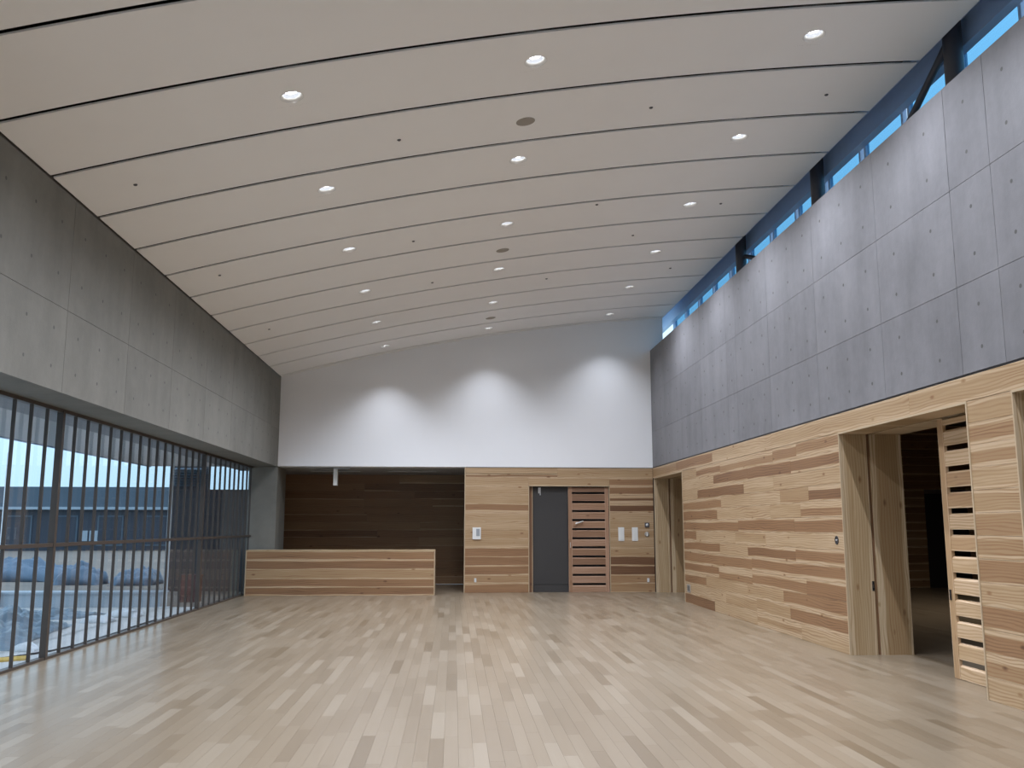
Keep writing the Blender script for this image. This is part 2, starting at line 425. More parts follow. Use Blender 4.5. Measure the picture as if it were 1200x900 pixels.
# boards: per course, segments (near end Y, far end Y, tone, sap top, sap bottom)
G = .0010
def right_seg(r, ya, yb, tone, top=0, bot=0):
    z0, h = ROWS[r]
    board(wall_right, 'plank', M_board, yb - ya - 2 * G, h - 2 * G, (XR + random.uniform(0, .0025), yb - G, z0 + G), '-X', tone, top, bot)
def px2y(x): return (XR + .0) / (math.tan(math.atan((x - 600) / 1074.0) + YAW))    # column of the photograph -> depth on the right wall
F_, N_ = 18.13, 10.585
SEG = {
 0: [(F_, 815, .10, 0, 0), (815, 843, .50, .35, .2), (843, 905, .38, .45, .1), (905, 933, .42, .25, .15), (933, N_, .36, .1, .3)],
 1: [(F_, 835, .06, 0, 0), (835, 875, .62, .1, .2), (875, 926, .58, .1, .1), (926, N_, .60, .15, .22)],
 2: [(F_, 816, .10, 0, 0), (816, 870, .66, .22, .08), (870, 905, .08, 0, .1), (905, N_, .10, 0, .05)],
 3: [(F_, 843, .42, .30, .1), (843, 912, .06, 0, 0), (912, 945, .24, 0, .1), (945, N_, .68, .32, .12)],
 4: [(F_, 838, .50, .2, .05), (838, 900, .08, 0, .1), (900, 935, .12, .1, 0), (935, N_, .40, .45, .1)],
 5: [(F_, 862, .50, .22, .1), (862, 927, .54, .15, .12), (927, N_, .52, .2, .08)],
 6: [(F_, 813, .52, .1, .2), (813, 858, .07, 0, 0), (858, 893, .16, .1, .2), (893, N_, .05, .1, .05)],
 7: [(F_, 840, .52, .12, .25), (840, 872, .10, 0, 0), (872, 927, .64, .25, .2), (927, N_, .50, .2, .25)],
 8: [(F_, 876, .44, .12, .12), (876, N_, .48, .1, .28)],
 9: [(F_, 838, .52, .2, .25), (838, 876, .40, .5, 0), (876, 938, .46, .3, .1), (938, N_, .52, .12, .05)],
 10: [(F_, 823, .48, .25, .1), (823, 870, .10, 0, 0), (870, 911, .14, 0, .2), (911, N_, .46, 0, .24)],
 11: [(F_, 845, .06, 0, 0), (845, 880, .14, .2, 0), (880, 918, .20, .1, .2), (918, N_, .50, .1, .18)],
 12: [(F_, 832, .68, .15, 0), (832, 880, .10, 0, 0), (880, 930, .24, .35, .35), (930, N_, .09, 0, 0)],
}
for r, segs in SEG.items():
    for a, b, *tt in segs:
        ya = a if a < 100 else px2y(a); yb = b if b < 100 else px2y(b)
        right_seg(r, min(ya, yb), max(ya, yb), *tt)
NEAR = [(.16, .25, 0), (.34, .2, .25), (.30, .35, .2), (.14, .1, .2), (.20, .25, .1), (.34, .1, .05), (.26, .22, .2), (.40, .1, .1), (.12, .2, .2), (.44, .1, .1), (.46, .22, .08), (.30, .3, .1), (.10, .1, .1)]
for r, (t_, a_, b_) in enumerate(NEAR): right_seg(r, 7.14 + .016, 7.84 - .016, t_, a_, b_)
for a, b in ((YB, .4), (.4, 2.1), (2.1, 3.58)):
    for r in range(13): right_seg(r, a, b, random.choice((.08, .3, .45)), .2, .1)
HEADSEG = [(YB, 2.0, .1), (2.0, 5.2, .12), (5.2, 8.85, .14), (8.85, 12.9, .10), (12.9, 15.95, .07), (15.95, 18.6, .50), (18.6, D - .002, .24)]
for a, b, t_ in HEADSEG:
    board(wall_right, 'plank', M_board, b - a - 2 * G, HW - HD - .014, (XR, b - G, HD + .002), '-X', t_, .15, .2)
MB().box(XR + .004, XR + .03, YB, D, HW - .006, HW + .007).build('shadow_gap', M_black, wall_right)

# linings of the three openings (the deep timber reveals)
def lining(y0, y1, far=True, near_=True):
    e = .014
    slot0, slot1 = 4.877, 4.917
    if far:      # jamb that faces the camera: two boards with the door pocket between them
        for xa, xb, t_ in ((XR + .021, slot0, .12), (slot1, WT, .30)):
            o = MB().box(0, xb - xa, 0, .03, 0, HD).build('jamb_board', M_jamb, wall_right, (xa, y1, 0)); o.color = (t_, .15, .2, 1)
        MB().box(slot0, slot1, y1 + .02, y1 + .04, 0, HD).build('door_pocket', M_jamb, wall_right).color = (.9, 0, 0, 1)
    if near_:
        for xa, xb in ((XR + .021, slot0), (slot1, WT)):
            o = MB().box(0, xb - xa, 0, .03, 0, HD).build('jamb_board', M_jamb, wall_right, (xa, y0 - .03, 0)); o.color = (.2, .15, .2, 1)
    o = MB().box(0, y1 - y0, 0, slot0 - XR - .021, 0, .022).build('head_board', M_head, wall_right, (XR + .021, y1, HD - .018), -math.pi / 2); o.color = (.2, .2, .2, 1)
    o = MB().box(0, y1 - y0, 0, WT - slot1, 0, .022).build('head_board', M_head, wall_right, (slot1, y1, HD - .018), -math.pi / 2); o.color = (.3, .2, .2, 1)
    # pale edging on the face around the opening
    for ya, yb in ((y1, y1 + .016), (y0 - .016, y0)):
        MB().box(XR - .006, XR + .02, ya, yb, 0, HD + .004).build('edging', M_edge, wall_right)
    MB().box(XR - .006, XR + .02, y0, y1, HD - .018, HD + .002).build('edging', M_edge, wall_right)
lining(3.6, 7.14); lining(7.84, 10.57); lining(18.15, 20.72)

# ================================================================== BACK WALL
wb = MB()
wb.box(.262, 1.70, D + .022, D + .30, 0, HW - .01)
wall_back = struct(wb.build('wall_back', M_backing))
MB().box(3.53, XR + .02, D + .022, D + .30, 0, HW - .01).build('wall_body', M_backing, wall_back)
MB().box(1.70, 3.53, D + .022, D + .30, 2.36, HW - .01).build('wall_body', M_backing, wall_back)
pw = [(-3.94 + (4.86 + 3.94) * i / 24, vault(-3.94 + (4.86 + 3.94) * i / 24) + .05) for i in range(25)]
# white plaster above, its right end passing over the concrete ledge
MB().prism([(XL, HW)] + [(x, z) for x, z in pw] + [(4.86, HT), (XR, HT), (XR, HW)], 'Y', D - .012, D + .28).build('white_plaster', M_white, wall_back)
def back_seg(z0, h, x0, x1, tone, top=0, bot=0, Y=D, par=None, nm='plank'):
    return board(par or wall_back, nm, M_board, x1 - x0 - 2 * G, h - 2 * G, (x0 + G, Y + random.uniform(0, .0025), z0 + G), '-Y', tone, top, bot)
LEFTB = [(.10, 0, .1), (.08, 0, .05), (.14, 0, .1), (.50, .1, .3), (.10, .1, .12), (.06, 0, 0), (.14, 0, .12), (.14, 0, .25), (.52, .1, .1), (.54, .08, .12), (.52, .1, .1), (.26, .1, .2), (.46, .1, 0)]
RIGHTB = [(.46, .15, .25), (.54, .15, .2), (.84, .38, .38), (.92, .2, .2), (.08, .05, .1), (.12, .1, .15), (.14, .15, .15), (.14, .1, .1), (.14, .1, .1), (.88, .05, .14), (.90, .1, .05), (.34, .15, .1), (.30, .1, .1)]
for r in range(13):
    z0, h = ROWS[r]
    back_seg(z0, h, .262, 1.688, *LEFTB[r]); back_seg(z0, h, 3.545, XR - .002, *RIGHTB[r])
HB = HW - .014 - HD
back_seg(HD, HB * .36 + .0, .262, 2.35, .60, .3, .3); back_seg(HD + HB * .40, HB * .60, .262, 2.35, .10, .1, .1)
back_seg(HD, HB, 2.35, XR - .002, .12, .15, .1)
back_seg(2.375, HD - 2.375, 1.688, 3.545, .14, .1, .1)
MB().box(.242, .262, D - .008, D + .30, 0, HW - .01).build('edging', M_edge, wall_back)
MB().box(.262, XR, D + .003, D + .022, HW - .016, HW).build('shadow_gap', M_black, wall_back)
for a in ((1.688, 1.703, 0, 2.375), (3.53, 3.545, 0, 2.375), (1.688, 3.545, 2.36, 2.375)):
    MB().box(a[0], a[1], D - .008, D + .2, a[2], a[3]).build('edging', M_edge, wall_back)

# dark recess behind the counter
wall_recess = struct(MB().box(-4.55, .5, 24.022, 24.2, 0, 3.0).box(.262, .42, D + .3, 24.022, 0, 3.0).box(-4.55, -4.45, 21.9, 24.022, 0, 3.0).build('wall_recess', M_backing))
for r in range(14):
    if r < 13: z0, h = ROWS[r]
    else: z0, h = HD, HW - HD + .03
    xq = -4.45
    while xq < .25:
        L = min(random.uniform(1.6, 3.6), .26 - xq)
        if .26 - (xq + L) < .5: L = .26 - xq
        back_seg(z0, h, xq, xq + L, random.choice((.3, .4, .45, .5, .55, .7)), random.choice((0, 0, .1)), random.choice((0, 0, 0, .12)), 24.0, wall_recess)
        xq += L
struct(MB().box(-4.55, .42, D + .28, 24.2, HW - .01, 3.0).build('ceiling_recess', M_soffit))
# concrete pier between window and recess
struct(MB().box(XW - .1, XL, D, 21.9, 0, HW - .014).build('wall_pier', M_conc_l))

# ================================================================== LEFT WALL
wlft = MB().box(-4.30, XL - .03, YB, D + .3, HW + .0, 6.2)
wall_left = struct(wlft.build('wall_left', M_joint))
Yl = [YB, .6, 2.35, 4.1, 5.85, 7.62, 9.37, 11.13, 12.87, 14.63, 16.38, 18.2, 19.95, D]
plugs = MB()
for i in range(len(Yl) - 1):
    for z0, z1 in ((HW - .015, 3.62), (3.62, vault(XL) - .012)):
        g = .003
        MB().box(XL - .03, XL, Yl[i] + g, Yl[i + 1] - g, z0 + g * .7, z1 - g * .7).build('concrete_panel', M_conc_l, wall_left)
        nn = 3
        for a in range(nn):
            for zz in (.27, .72): plug(plugs, XL, Yl[i] + (Yl[i + 1] - Yl[i]) * (a + .5) / nn, z0 + (z1 - z0) * zz, sgn=1)
stuff(plugs.build('tie_hole_plugs', M_plug, wall_left))
MB().box(XW - .15, XL - .03, YB, D, HW - .012, HW + .12).build('concrete_soffit', M_conc_l, wall_left)

# near wall behind the camera
struct(MB().box(XW - .3, WT + .1, YB - .2, YB, -.1, 7.0).build('wall_near', M_white))

# ================================================================== WINDOW with bars
window = struct(MB().box(XW - .075, XW + .002, YB, D, HW - .052, HW - .012).box(XW - .075, XW + .004, YB, D, -.01, .028).build('window_1', M_bronze))
bar_me = MB().box(XW - .036, XW, -.008, .008, .028, HW - .052).mesh('bar', M_bronze)
post_me = MB().box(XW - .06, XW + .010, -.03, .03, 0, HW - .03).mesh('post', M_bronze)
SP, P0 = .3827, 10.736
k = -34
while P0 + k * SP < D - .05:
    y = P0 + k * SP
    if y > YB + .1: link('post' if k % 16 == 0 else 'bar', post_me if k % 16 == 0 else bar_me, window, (0, y, 0))
    k += 1
MB().box(XW - .04, XW + .005, YB, D - .01, 1.226, 1.268).build('rail', M_bronze, window)
pys = [YB, P0 - 32 * SP, P0 - 16 * SP, P0, P0 + 16 * SP, D]
for a, b in zip(pys[:-1], pys[1:]):
    if b - a > .2:
        for z0, z1 in ((.028, 1.225), (1.27, HW - .052)):
            MB().box(XW - .068, XW - .064, a + .01, b - .01, z0, z1).build('pane', M_glass, window)

# ================================================================== CLERESTORY on the right
struct(MB().box(4.85, 5.36, YB, 24.2, 6.66, 6.95).box(4.852, 4.90, YB, D + .3, 6.40, 6.70).build('ceiling_eaves', M_steel))
clere = struct(MB().box(5.30, 5.36, YB, 24.2, 6.42, 6.48).box(5.30, 5.36, YB, 24.2, HT, HT + .05).build('window_2', M_steel))
mull = MB().box(5.30, 5.355, -.10, -.055, HT, 6.44).box(5.30, 5.355, .055, .10, HT, 6.44).mesh('mullion', M_steel)
k = 0
while 21.5 - 1.155 * k > YB:
    y = 21.5 - 1.155 * k
    link('mullion', mull, clere, (0, y, 0))
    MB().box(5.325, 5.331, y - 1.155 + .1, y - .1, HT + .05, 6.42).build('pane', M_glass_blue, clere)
    k += 1
tag(MB().box(5.22, 5.30, YB, 24.1, 6.36, 6.659).box(5.19, 5.299, YB, 24.1, 6.345, 6.36).build('eaves_beam', M_steel), 'long blue-grey steel beam running under the eaves above the high window strip', 'beam')
for y, lb in ((1.5, 'dark steel column on the right concrete ledge, behind the camera position'), (5.0, 'dark steel column on the right concrete ledge, first before the top right picture corner'),
              (8.49, 'dark round steel column on the concrete ledge, at the top right corner of the picture'),
              (12.06, 'dark round steel column on the concrete ledge, the middle one of three in view'), (15.55, 'dark round steel column on the concrete ledge, nearest to the back wall')):
    t = thing('steel_column', (5.08, y, HT), lb, 'column', 'steel columns on the concrete ledge')
    MB().lathe([(.095, .02), (.095, 1.13)], 16).build('shaft', M_coldark, t)
    MB().box(-.13, .13, -.13, .13, 0, .02).build('base_plate', M_coldark, t)
tag(MB().tube([(5.13, 8.62, 6.5), (5.13, 10.35, 5.57)], .04, 8).build('brace', M_coldark), 'dark diagonal steel brace rising to the column at the top right corner', 'brace')
tag(MB().tube([(5.13, 15.45, 6.20), (5.13, 13.7, 5.57)], .04, 8).build('brace', M_coldark), 'dark diagonal steel brace beside the column nearest to the back wall', 'brace')

# ================================================================== DOWNLIGHTS and ceiling fittings
lamp_data = bpy.data.lights.new('downlight_lamp', 'SPOT')
lamp_data.energy = LAMP_POWER; lamp_data.spot_size = math.radians(150); lamp_data.spot_blend = 1.0
lamp_data.shadow_soft_size = .032; lamp_data.color = (.90, .96, 1.09)
wash_data = lamp_data.copy(); wash_data.energy = LAMP_POWER * .42; wash_data.spot_size = math.radians(100)     # the row that washes the back wall is dimmed
ring_me = MB().lathe([(.082, .03), (.108, -.002), (.112, .0), (.112, .006), (.09, .03)], 28, cap=False).mesh('trim_ring', M_plastic)
refl_me = MB().lathe([(.106, .0), (.096, .03), (.078, .062), (.066, .066)], 28, cap=False).mesh('reflector', M_refl)
lens_me = MB().lathe([(.0, .048), (.034, .050), (.058, .060), (.068, .067)], 24).mesh('lens', M_lens)
cols = (('left', -1.5386), ('middle', .7366), ('right', 3.466))
ordn = ['nearest to the back wall', 'second from the back wall', 'third from the back wall', 'fourth from the back wall', 'fifth from the back wall', 'sixth from the back wall, the nearest in view', 'seventh from the back wall, above the camera', 'eighth from the back wall, behind the camera', 'ninth from the back wall, behind the camera']
for cn, X in cols:
    for i in range(9):
        y = 8.1146 + 2 * PITCHY * (5 - i)
        if y < YB + .3: continue
        slope = -(X - ARC_X) / math.sqrt(ARC_R ** 2 - (X - ARC_X) ** 2)
        t = thing('downlight', (X, y, vault(X)), 'round lit downlight in the %s row, %s' % (cn, ordn[i]), 'downlight', 'round downlights in the ceiling')
        t.rotation_euler = (0, -math.atan(slope), 0)
        link('trim_ring', ring_me, t); link('reflector', refl_me, t); link('lens', lens_me, t)
        lo = bpy.data.objects.new('lamp', wash_data if i == 0 else lamp_data); COL.objects.link(lo); lo.parent = t; lo.location = (0, 0, -.012); lo.rotation_euler = (0, math.atan(slope), 0)
SPK = MB().lathe([(.0, -.006), (.095, -.006), (.105, -.002), (.105, .004)], 24).mesh('ceiling_speaker', M_grille)
for y, lb in ((9.42, 'flat beige round ceiling speaker, the nearest of three'), (14.15, 'flat beige round ceiling speaker, the middle one of three'), (18.98, 'flat beige round ceiling speaker closest to the back wall')):
    o = link('ceiling_speaker', SPK, None, (.74, y, vault(.74))); o.rotation_euler = (0, -.162, 0)
    tag(o, lb, 'speaker', 'flat ceiling speakers')
DOT = MB().lathe([(.0, -.012), (.014, -.012), (.022, -.004), (.022, .004)], 12).mesh('ceiling_sensor', M_coldark)
for X, y, where in ((-3.34, 9.33, 'nearest panel row, by the left wall'), (-.63, 9.43, 'nearest panel row, between left and middle lights'), (2.13, 9.42, 'nearest panel row, between middle and right lights'),
                    (4.13, 9.43, 'nearest panel row, by the right eaves'), (-3.34, 12.81, 'second row away, by the left wall'), (-.63, 12.99, 'second row away, between left and middle lights'), (2.0, 12.47, 'second row away, between middle and right lights'),
                    (3.94, 12.91, 'second row away, by the right eaves'), (-3.35, 16.39, 'third row away, by the left wall'), (1.66, 16.3, 'third row away, right of the middle lights'), (4.0, 16.4, 'third row away, by the right eaves'), (-.41, 15.43, 'between the left and middle lights, fourth light row'),
                    (2.85, 14.15, 'left of the right light row, in line with the middle speaker')):
    o = link('ceiling_sensor', DOT, None, (X, y, vault(X))); tag(o, 'tiny dark ceiling fitting in the ' + where if not where[0] == 'b' and not where.startswith('left of') else 'tiny dark ceiling fitting ' + where, 'ceiling fitting', 'tiny dark ceiling fittings')

# ================================================================== SLATTED SLIDING DOORS
def slat_door(name, root, W, H, z_first, step, n_gap, gap, mats, stile=.10, t=.034, facing='-Y'):
    """local X = width, Y = depth (front at 0), Z up"""
    for xa in (0, W - stile):
        o = MB().box(0, stile, 0, t, 0, H).build('stile', mats[1], root, (xa, 0, 0)); o.color = (random.uniform(.1, .4), .1, .1, 1)
    zs = [z_first + step * k for k in range(n_gap)]
    edges = [0] + zs
    for k, z0 in enumerate(edges):
        zb = 0.0 if k == 0 else z0 + gap
        zt = zs[k] if k < len(zs) else H
        h = zt - zb
        c = min(.022, h * .25)
        me = MB().prism([(0.004, zb), (t - .004, zb), (t - .004, zt), (.026, zt), (.004, zt - c)], 'X', 0, W - 2 * stile).mesh('slat', mats[0])
        o = link('slat', me, root, (stile, 0, 0)); o.color = (random.choice((.05, .12, .3, .4)), .1, .1, 1)
# big one in the right wall (runs in the pocket)
d1 = thing('slatted_sliding_door', (4.88, 8.955, .004), 'pale wooden sliding door with twelve open slots, half closed in the right wall opening', 'door')
d1.rotation_euler = (0, 0, -math.pi / 2)
slat_door('slatted_sliding_door', d1, 1.08, HD - .035, .135, .206, 12, .052, (M_lat, M_lat_v))
MB().box(.03, .05, -.012, .0, .74, .84).build('latch', M_black, d1)
# brown one in the back wall
d2 = thing('slatted_sliding_door', (2.60, D + .045, .004), 'brown wooden slatted sliding door beside the dark grey door in the back wall', 'door')
slat_door('slatted_sliding_door', d2, .925, 2.345, .15, .2035, 11, .05, (M_latd, M_latd_v), .085)
h_ = MB().lathe([(.026, .0), (.026, -.012), (.0, -.012)], 14, 'Y', (.19, 0, 1.53)).tube([(.19, -.01, 1.53), (.19, -.05, 1.53)], .009, 8).tube([(.16, -.05, 1.515), (.33, -.05, 1.575)], .016, 8).build('lever_handle', M_metal, d2)
MB().box(.03, .05, -.004, 0, .98, 1.10).build('lock_plate', M_metal, d2)
# dark grey door leaf behind it
d3 = thing('grey_door', (1.80, D + .11, .004), 'plain dark grey door leaf left of the brown slatted door', 'door')
MB().box(0, .86, 0, .04, .17, 2.345).build('leaf', M_doorgrey, d3)
MB().box(0, .86, .006, .04, 0, .163).build('kick_panel', M_doorgrey, d3)
MB().box(.155, .175, -.02, 0, 2.16, 2.33).box(.12, .15, -.014, 0, 2.2, 2.33).build('door_closer', M_metal, d3)
o = MB().box(0, .092, 0, .05, 0, 2.355).build('jamb_board', M_latd_v, wall_back, (1.703, D + .10, 0)); o.color = (.5, 0, 0, 1)
MB().box(1.775, 1.787, D + .07, D + .10, 0, 2.36).build('edging', M_edge, wall_back)
struct(MB().box(1.70, 3.54, D + .20, D + .29, 0, 2.36).build('wall_door_recess', M_black))

# ================================================================== COUNTER
cn = thing('counter', (-4.40, 20.12, 0), 'long low wooden counter faced with horizontal boards, in front of the dark recess', 'counter')
MB().box(.02, 3.99, .022, .60, .0, .93).build('carcass', M_backing, cn)
CR = [(0, .165, .56, 0, .2), (.165, .195, .48, .1, .2), (.36, .20, .20, .1, .1), (.56, .20, .60, .25, .05), (.76, .168, .46, .08, .1)]
for z0, h, t_, a_, b_ in CR: back_seg(z0, h, .02, 3.99, t_, a_, b_, 0.0, cn)
o = MB().box(0, 4.01, -.004, .62, 0, .026).build('worktop', M_head, cn, (0, 0, .929)); o.color = (.1, 0, 0, 1)
for xa in (-.0, 3.99): MB().box(xa, xa + .02, -.004, .62, 0, .929).build('side_panel', M_edge, cn)

# ================================================================== WALL FITTINGS
def plate(name, x, z, w, h, label, cat, group=None, t=.014, mat=None, y=D):
    r = thing(name, (x, y, z), label, cat, group)
    MB().box(-w / 2, w / 2, -t, 0, -h / 2, h / 2).build('face_plate', mat or M_plastic, r); r = r.children[0]; return r
r = plate('intercom', .52, 1.305, .185, .265, 'white wall intercom with a grey screen, left end of the timber back wall', 'intercom', t=.03)
MB().box(-.01, .07, -.034, -.03, -.06, .10).build('screen', M_grey, r); MB().box(-.075, -.03, -.033, -.03, -.10, .10).build('speaker_slot', M_plastic, r)
for x, lb in ((3.795, 'tall white switch plate on the back wall, left one of the pair'), (4.108, 'tall white switch plate on the back wall, right one of the pair')):
    r = plate('switch_plate', x, 1.288, .132, .305, lb, 'light switch', 'tall white switch plates')
    for k in range(4): MB().box(-.035, .035, -.020, -.014, -.125 + .065 * k, -.07 + .065 * k).build('rocker', M_plastic, r)
r = plate('thermostat', 4.388, 1.495, .10, .10, 'small dark square control with pale centre above the round white one', 'control', mat=M_coldark, t=.02)
MB().lathe([(.03, -.020), (.03, -.028), (0, -.028)], 14, 'Y').build('dial', M_plastic, r)
r = thing('round_wall_box', (4.385, D, 1.285), 'round pale wall box below the small dark square control', 'control')
MB().lathe([(.055, 0), (.055, -.012), (.045, -.018), (0, -.018)], 20, 'Y').build('cover', M_grille, r); MB().box(-.01, .01, -.022, -.018, -.04, .04).build('slot', M_plastic, r)
for x, z, lb in ((.497, .275, 'small white wall outlet below the intercom'), (4.392, .265, 'small white wall outlet on the dark boards by the right corner')):
    r = plate('wall_outlet', x, z, .045, .085, lb, 'outlet', 'low wall outlets')
    for k in (-1, 1): MB().box(-.008, .008, -.016, -.014, k * .02 - .006, k * .02 + .006).build('socket', M_black, r)
# on the right wall
r = thing('wall_outlet', (XR, 17.83, .28), 'double socket with dark openings low on the right plank wall', 'outlet', 'low wall outlets')
MB().box(-.012, 0, -.11, .11, -.075, .075).build('face_plate', M_grille, r)
for k in (-1, 1): MB().box(-.015, -.012, k * .045 - .022, k * .045 + .022, -.05, .05).build('socket', M_black, r.children[0])
r = thing('round_pull', (XR, 10.785, 1.296), 'black round cup fitting on the plank wall left of the big opening', 'wall fitting')
MB().lathe([(.05, .0), (.05, -.006), (.042, -.006), (.036, -.001), (0, -.001)], 20, 'X').build('cup', M_black, r); MB().lathe([(.012, -.001), (.012, -.012), (0, -.012)], 10, 'X').build('pin', M_metal, r)
r = thing('flush_latch', (4.862, 10.57, .775), 'small black flush latch on the wooden jamb of the big opening', 'latch')
MB().box(-.012, .012, -.005, 0, -.055, .055).build('latch_plate', M_black, r); MB().box(-.006, .006, -.007, -.005, -.02, .02).build('keyway', M_metal, r)
# recess soffit
r = thing('hanging_panel', (-2.70, 21.2, HW - .01), 'slim white panel hanging from the soffit of the dark recess', 'hanging panel')
MB().box(-.045, .045, -.02, .14, -.40, -.03).build('panel', M_plastic, r); MB().box(-.05, .32, -.03, .03, -.03, 0).build('mounting_plate', M_grey, r)
for xa, lb in ((-3.45, 'unlit recessed strip light in the recess soffit, left of the two'), (-1.6, 'unlit recessed strip light in the recess soffit, right of the two')):
    r = thing('strip_light', (xa, 22.4, HW - .01), lb, 'strip light', 'strip lights in the recess soffit')
    MB().box(0, 1.2, -.07, .07, -.012, 0).build('frame', M_grey, r); MB().box(.02, 1.18, -.055, .055, -.016, -.012).build('diffuser', M_plastic, r)

# ================================================================== CORRIDOR beyond the right wall
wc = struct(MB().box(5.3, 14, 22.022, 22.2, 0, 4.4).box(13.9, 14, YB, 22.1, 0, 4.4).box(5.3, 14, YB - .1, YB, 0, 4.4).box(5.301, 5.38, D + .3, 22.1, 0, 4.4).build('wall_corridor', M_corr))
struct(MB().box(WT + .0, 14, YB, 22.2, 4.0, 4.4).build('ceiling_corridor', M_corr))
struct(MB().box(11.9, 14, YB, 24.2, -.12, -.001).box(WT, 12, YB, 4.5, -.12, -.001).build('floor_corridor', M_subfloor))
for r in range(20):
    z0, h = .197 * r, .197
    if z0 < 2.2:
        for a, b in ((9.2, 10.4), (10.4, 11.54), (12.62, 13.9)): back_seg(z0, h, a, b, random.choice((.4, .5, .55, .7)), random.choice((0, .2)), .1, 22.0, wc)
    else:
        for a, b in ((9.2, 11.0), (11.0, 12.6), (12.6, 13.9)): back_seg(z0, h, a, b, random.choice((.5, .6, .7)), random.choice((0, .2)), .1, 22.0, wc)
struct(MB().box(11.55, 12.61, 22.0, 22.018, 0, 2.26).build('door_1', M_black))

t = thing('corridor_fill_light', (9.6, 15.0, 4.0), 'added dim fill light at the dark corridor ceiling beyond the big opening, out of the picture', 'downlight')  # fill lamp and housing added out of view to brighten the corridor boards
MB().lathe([(.0, -.004), (.08, -.004), (.11, -.012), (.12, 0)], 20).build('trim_ring', M_plastic, t)
cl = bpy.data.lights.new('corridor_fill_lamp', 'SPOT'); cl.energy = 160; cl.spot_size = math.radians(160); cl.spot_blend = 1.0; cl.shadow_soft_size = .05; cl.color = (1, .9, .78)
lo = bpy.data.objects.new('lamp', cl); COL.objects.link(lo); lo.parent = t; lo.location = (0, 0, -.08)

# ================================================================== OUTSIDE the left window
GZ = -.05
M_pave = plain('pale_paving', (.58, .58, .57), .85, var=.12, scale=1.3)
M_dirt = plain('brown_site_ground', (.20, .17, .145), .9, var=.25, scale=.7)
M_canopy = plain('canopy_boarding', (.40, .395, .39), .8, var=.05)
M_lintel = plain('outer_lintel', (.26, .26, .27), .8)
M_tarp = plain('blue_grey_tarpaulin', (.20, .27, .33), .4, var=.3, scale=2.5)
M_tarp2 = plain('blue_tarpaulin', (.10, .155, .22), .5, var=.2, scale=1.5)
M_bag = plain('white_sheet', (.68, .72, .75), .6, var=.08)
M_wing = plain('dark_blue_cladding', (.085, .12, .155), .7, var=.15, scale=.4)
M_wingd = plain('dark_glazed_ground_floor', (.03, .04, .06), .4, var=.3, scale=.3)
M_pale = plain('pale_fascia', (.35, .42, .48), .6)
M_yellow = plain('yellow_pipe_plastic', (.62, .42, .10), .5)
M_annex = plain('annex_dark_wall', (.055, .055, .065), .6, var=.3, scale=1.0)
M_annexp = plain('annex_pale_panel', (.42, .47, .52), .7)
M_red = plain('dull_red_metal', (.13, .05, .05), .5)
struct(MB().box(-60, XW - .1, YB, 18.1, GZ - .1, GZ).build('ground_paving', M_pave))
struct(MB().box(-60, XW - .1, 18.1, 90, GZ - .1, GZ - .002).build('ground_site', M_dirt))
cp = struct(MB().box(-7.15, -5.05, YB, 22.2, 2.86, 3.1).build('ceiling_canopy', M_canopy))
MB().box(-5.05, XW - .08, YB, 22.2, 2.76, 3.1).build('lintel', M_lintel, cp)
MB().box(-7.19, -7.15, YB, 22.2, 2.84, 3.14).build('fascia', M_steel, cp)
# low kerb wall
tag(MB().box(-34, -5.5, 18.1, 18.5, GZ, .20).box(-34, -5.48, 18.06, 18.54, .20, .235).build('kerb_wall', M_annexp), 'low pale concrete kerb wall crossing the site outside the window', 'kerb')
for X, lb in ((-5.40, 'slim white post outside the window at the end of the kerb wall'), (-8.45, 'slim white post outside the window at the left picture edge')):
    t = thing('site_post', (X, 18.02, GZ), lb, 'post', 'slim white site posts')
    MB().lathe([(.04, 0), (.04, 2.9)], 12).build('shaft', M_bag, t); MB().box(-.08, .08, -.08, .08, 0, .015).build('base_plate', M_bag, t)
# far wing
wg = thing('far_building', (-30, 60, GZ), 'long low dark building with a pale fascia line beyond the site', 'building')
MB().box(-30, 13.0, 0, 8, 0, 2.55).build('ground_floor', M_wingd, wg)
MB().box(-30, 13.2, -.5, 8.3, 2.55, 2.72).build('fascia', M_pale, wg)
MB().box(-30, 13.1, -.2, 8.2, 2.72, 3.98).build('upper_cladding', M_wing, wg)
for k in range(9):
    w_ = MB().box(-12 + 2.8 * k, -10.4 + 2.8 * k, -.06, 0, .3, 2.2).build('window', M_wing, wg)
    MB().box(-11.9 + 2.8 * k, -10.5 + 2.8 * k, -.07, -.06, .4, 2.1).build('pane', M_wingd, w_)
for k in range(2): MB().box(6.55 + k * .62, 7.05 + k * .62, -.1, 0, .6, 1.25).build('notice_board', M_pale, wg)
# annex on the right with louvre
ax = thing('annex', (-6.8, 22.5, GZ), 'low dark annex wall with a louvre on its left end, seen through the far bars', 'building')
MB().box(0, 2.2, 0, 3, 0, 2.38).build('lower_wall', M_annex, ax)
MB().box(.06, .88, .1, .2, 2.38, 2.98).build('louvre_back', M_annex, ax)
for k in range(7): MB().prism([(0, 2.46 + .065 * k), (.012, 2.46 + .065 * k), (.07, 2.51 + .065 * k), (.058, 2.51 + .065 * k)], 'X', .10, .86).build('louvre_slat', M_wing, ax)
tag(MB().box(-.19, .19, -.15, .15, 0, .50).box(-.21, .21, -.17, .17, .50, .54).build('red_box', M_red, None, (-5.32, 19.4, GZ)), 'dull red box standing on the site by the annex', 'box')
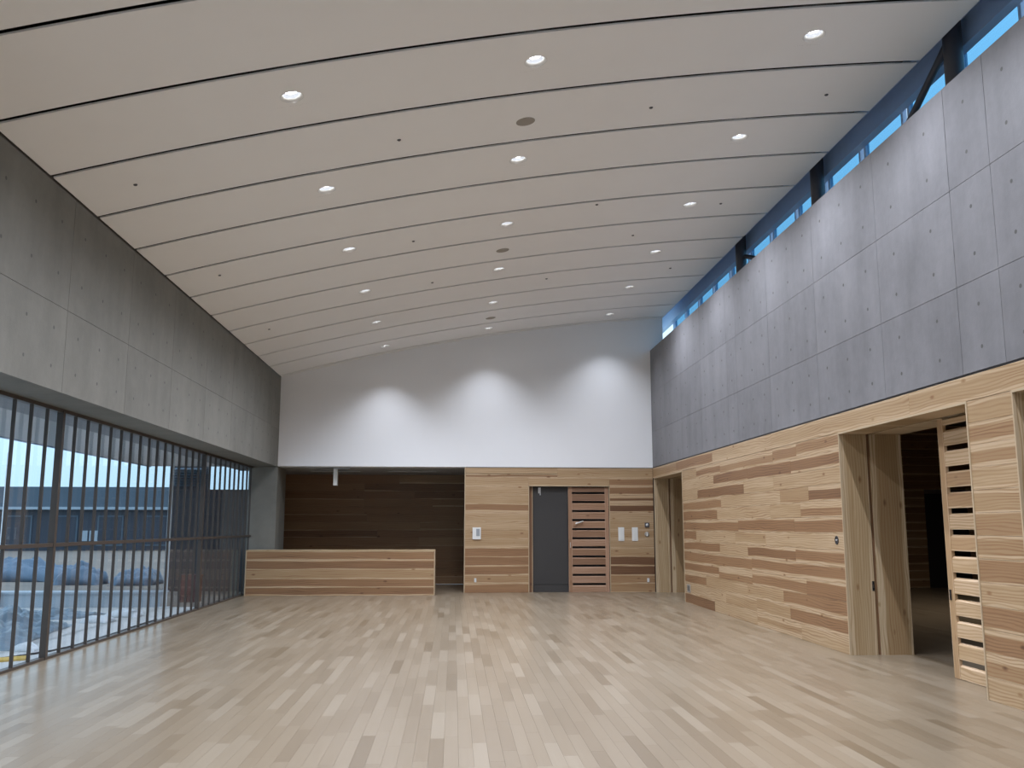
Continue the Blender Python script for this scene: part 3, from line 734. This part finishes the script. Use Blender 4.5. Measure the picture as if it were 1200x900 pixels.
# tarpaulin heaps
def heap(name, mat, cx, cy, lx, ly, hgt, seed, label, rough_=.16, n=40, rot=0.0, ridge=.5):
    mb = MB(); v = []; f = []
    for i in range(n + 1):
        for j in range(n + 1):
            u, w = i / n * 2 - 1, j / n * 2 - 1
            r2 = max(abs(u), abs(w)) * .5 + .5 * math.hypot(u, w) / 1.2
            env = max(0.0, 1 - r2 ** 2.2)
            p = Vector((u * lx, w * ly, seed * 3.1))
            q = noise.noise(p * 1.4) * .5 + abs(noise.noise(p * 3.3)) * .8 + abs(noise.noise(p * 7.1)) * .55 - .3
            fold = abs(noise.noise(Vector((u * lx * 1.2, w * ly * 4.5, seed)))) * .6
            z = hgt * (env ** ridge) * (.65 + .35 * q) + rough_ * env ** .4 * (fold + q * .6)
            wob = 1 + .16 * noise.noise(Vector((u * 2, w * 2, seed + 9)))
            v.append((u * lx * wob, w * ly * wob, max(0.004, z)))
    for i in range(n):
        for j in range(n):
            a = i * (n + 1) + j; f.append((a, a + n + 1, a + n + 2, a + 1))
    m0 = len(v)
    ringi = [i * (n + 1) for i in range(n + 1)] + [n * (n + 1) + j for j in range(1, n + 1)] + [i * (n + 1) + n for i in range(n - 1, -1, -1)] + [j for j in range(n - 1, 0, -1)]
    v += [(v[i][0], v[i][1], 0) for i in ringi]
    k_ = len(ringi)
    for a in range(k_): f.append((ringi[a], ringi[(a + 1) % k_], m0 + (a + 1) % k_, m0 + a))
    f.append(tuple(m0 + a for a in range(k_)))
    mb.add(v, f, True)
    return tag(mb.build(name, mat, None, (cx, cy, GZ), rot), label, 'tarpaulin', 'tarpaulin heaps on the site')
heap('tarpaulin_heap', M_tarp2, -12.9, 27.4, 2.4, 1.0, .78, 1, 'large blue tarpaulin heap behind the kerb wall at the left', .12)
heap('tarpaulin_heap', M_tarp2, -9.75, 25.4, .55, .5, .72, 2, 'small peaked blue tarpaulin heap behind the kerb wall', .08)
heap('tarpaulin_heap', M_tarp2, -8.3, 25.2, .55, .6, .55, 3, 'low dark blue tarpaulin hump behind the kerb wall, near the white post', .08)
heap('tarpaulin_sheet', M_tarp, -6.9, 13.3, 1.3, 1.6, .20, 4, 'crumpled grey-blue tarpaulin spread on the paving close to the window', .34, 84, .15)
heap('tarpaulin_sheet', M_tarp, -7.2, 16.4, 1.1, .6, .10, 5, 'crumpled grey-blue tarpaulin on the paving behind the nearest sheet', .26, 60, -.1)
for X, Y, a, lb, s in ((-5.62, 15.35, .22, 'crumpled white plastic sheet on the paving, middle of three', 6), (-5.55, 16.3, .28, 'crumpled white plastic sheet on the paving, farthest right of three', 7), (-5.2, 11.9, .13, 'crumpled white plastic sheet beside the nearest tarpaulin, at the left', 8)):
    heap('plastic_sheet', M_bag, X, Y, a, a * .8, .16, s, lb, .10, 24)
tag(MB().tube([(-7.2, 9.6, GZ + .018), (-5.4, 10.75, GZ + .018), (-4.82, 11.12, GZ + .018)], .033, 10).build('yellow_pipe', M_yellow), 'yellow plastic pipe lying on the paving just outside the window', 'pipe')
cpts = [(-5.2 + .12 * i + .10 * math.sin(i * .9), 11.1 + .34 * i, GZ + .012) for i in range(0, 5)] + [(-4.78 + .02 * math.sin(i), 12.6 + .5 * i, GZ + .012) for i in range(7)]
tag(MB().tube(cpts, .012, 6).build('cable', M_black), 'thin dark cable trailing along the paving outside the window', 'cable')
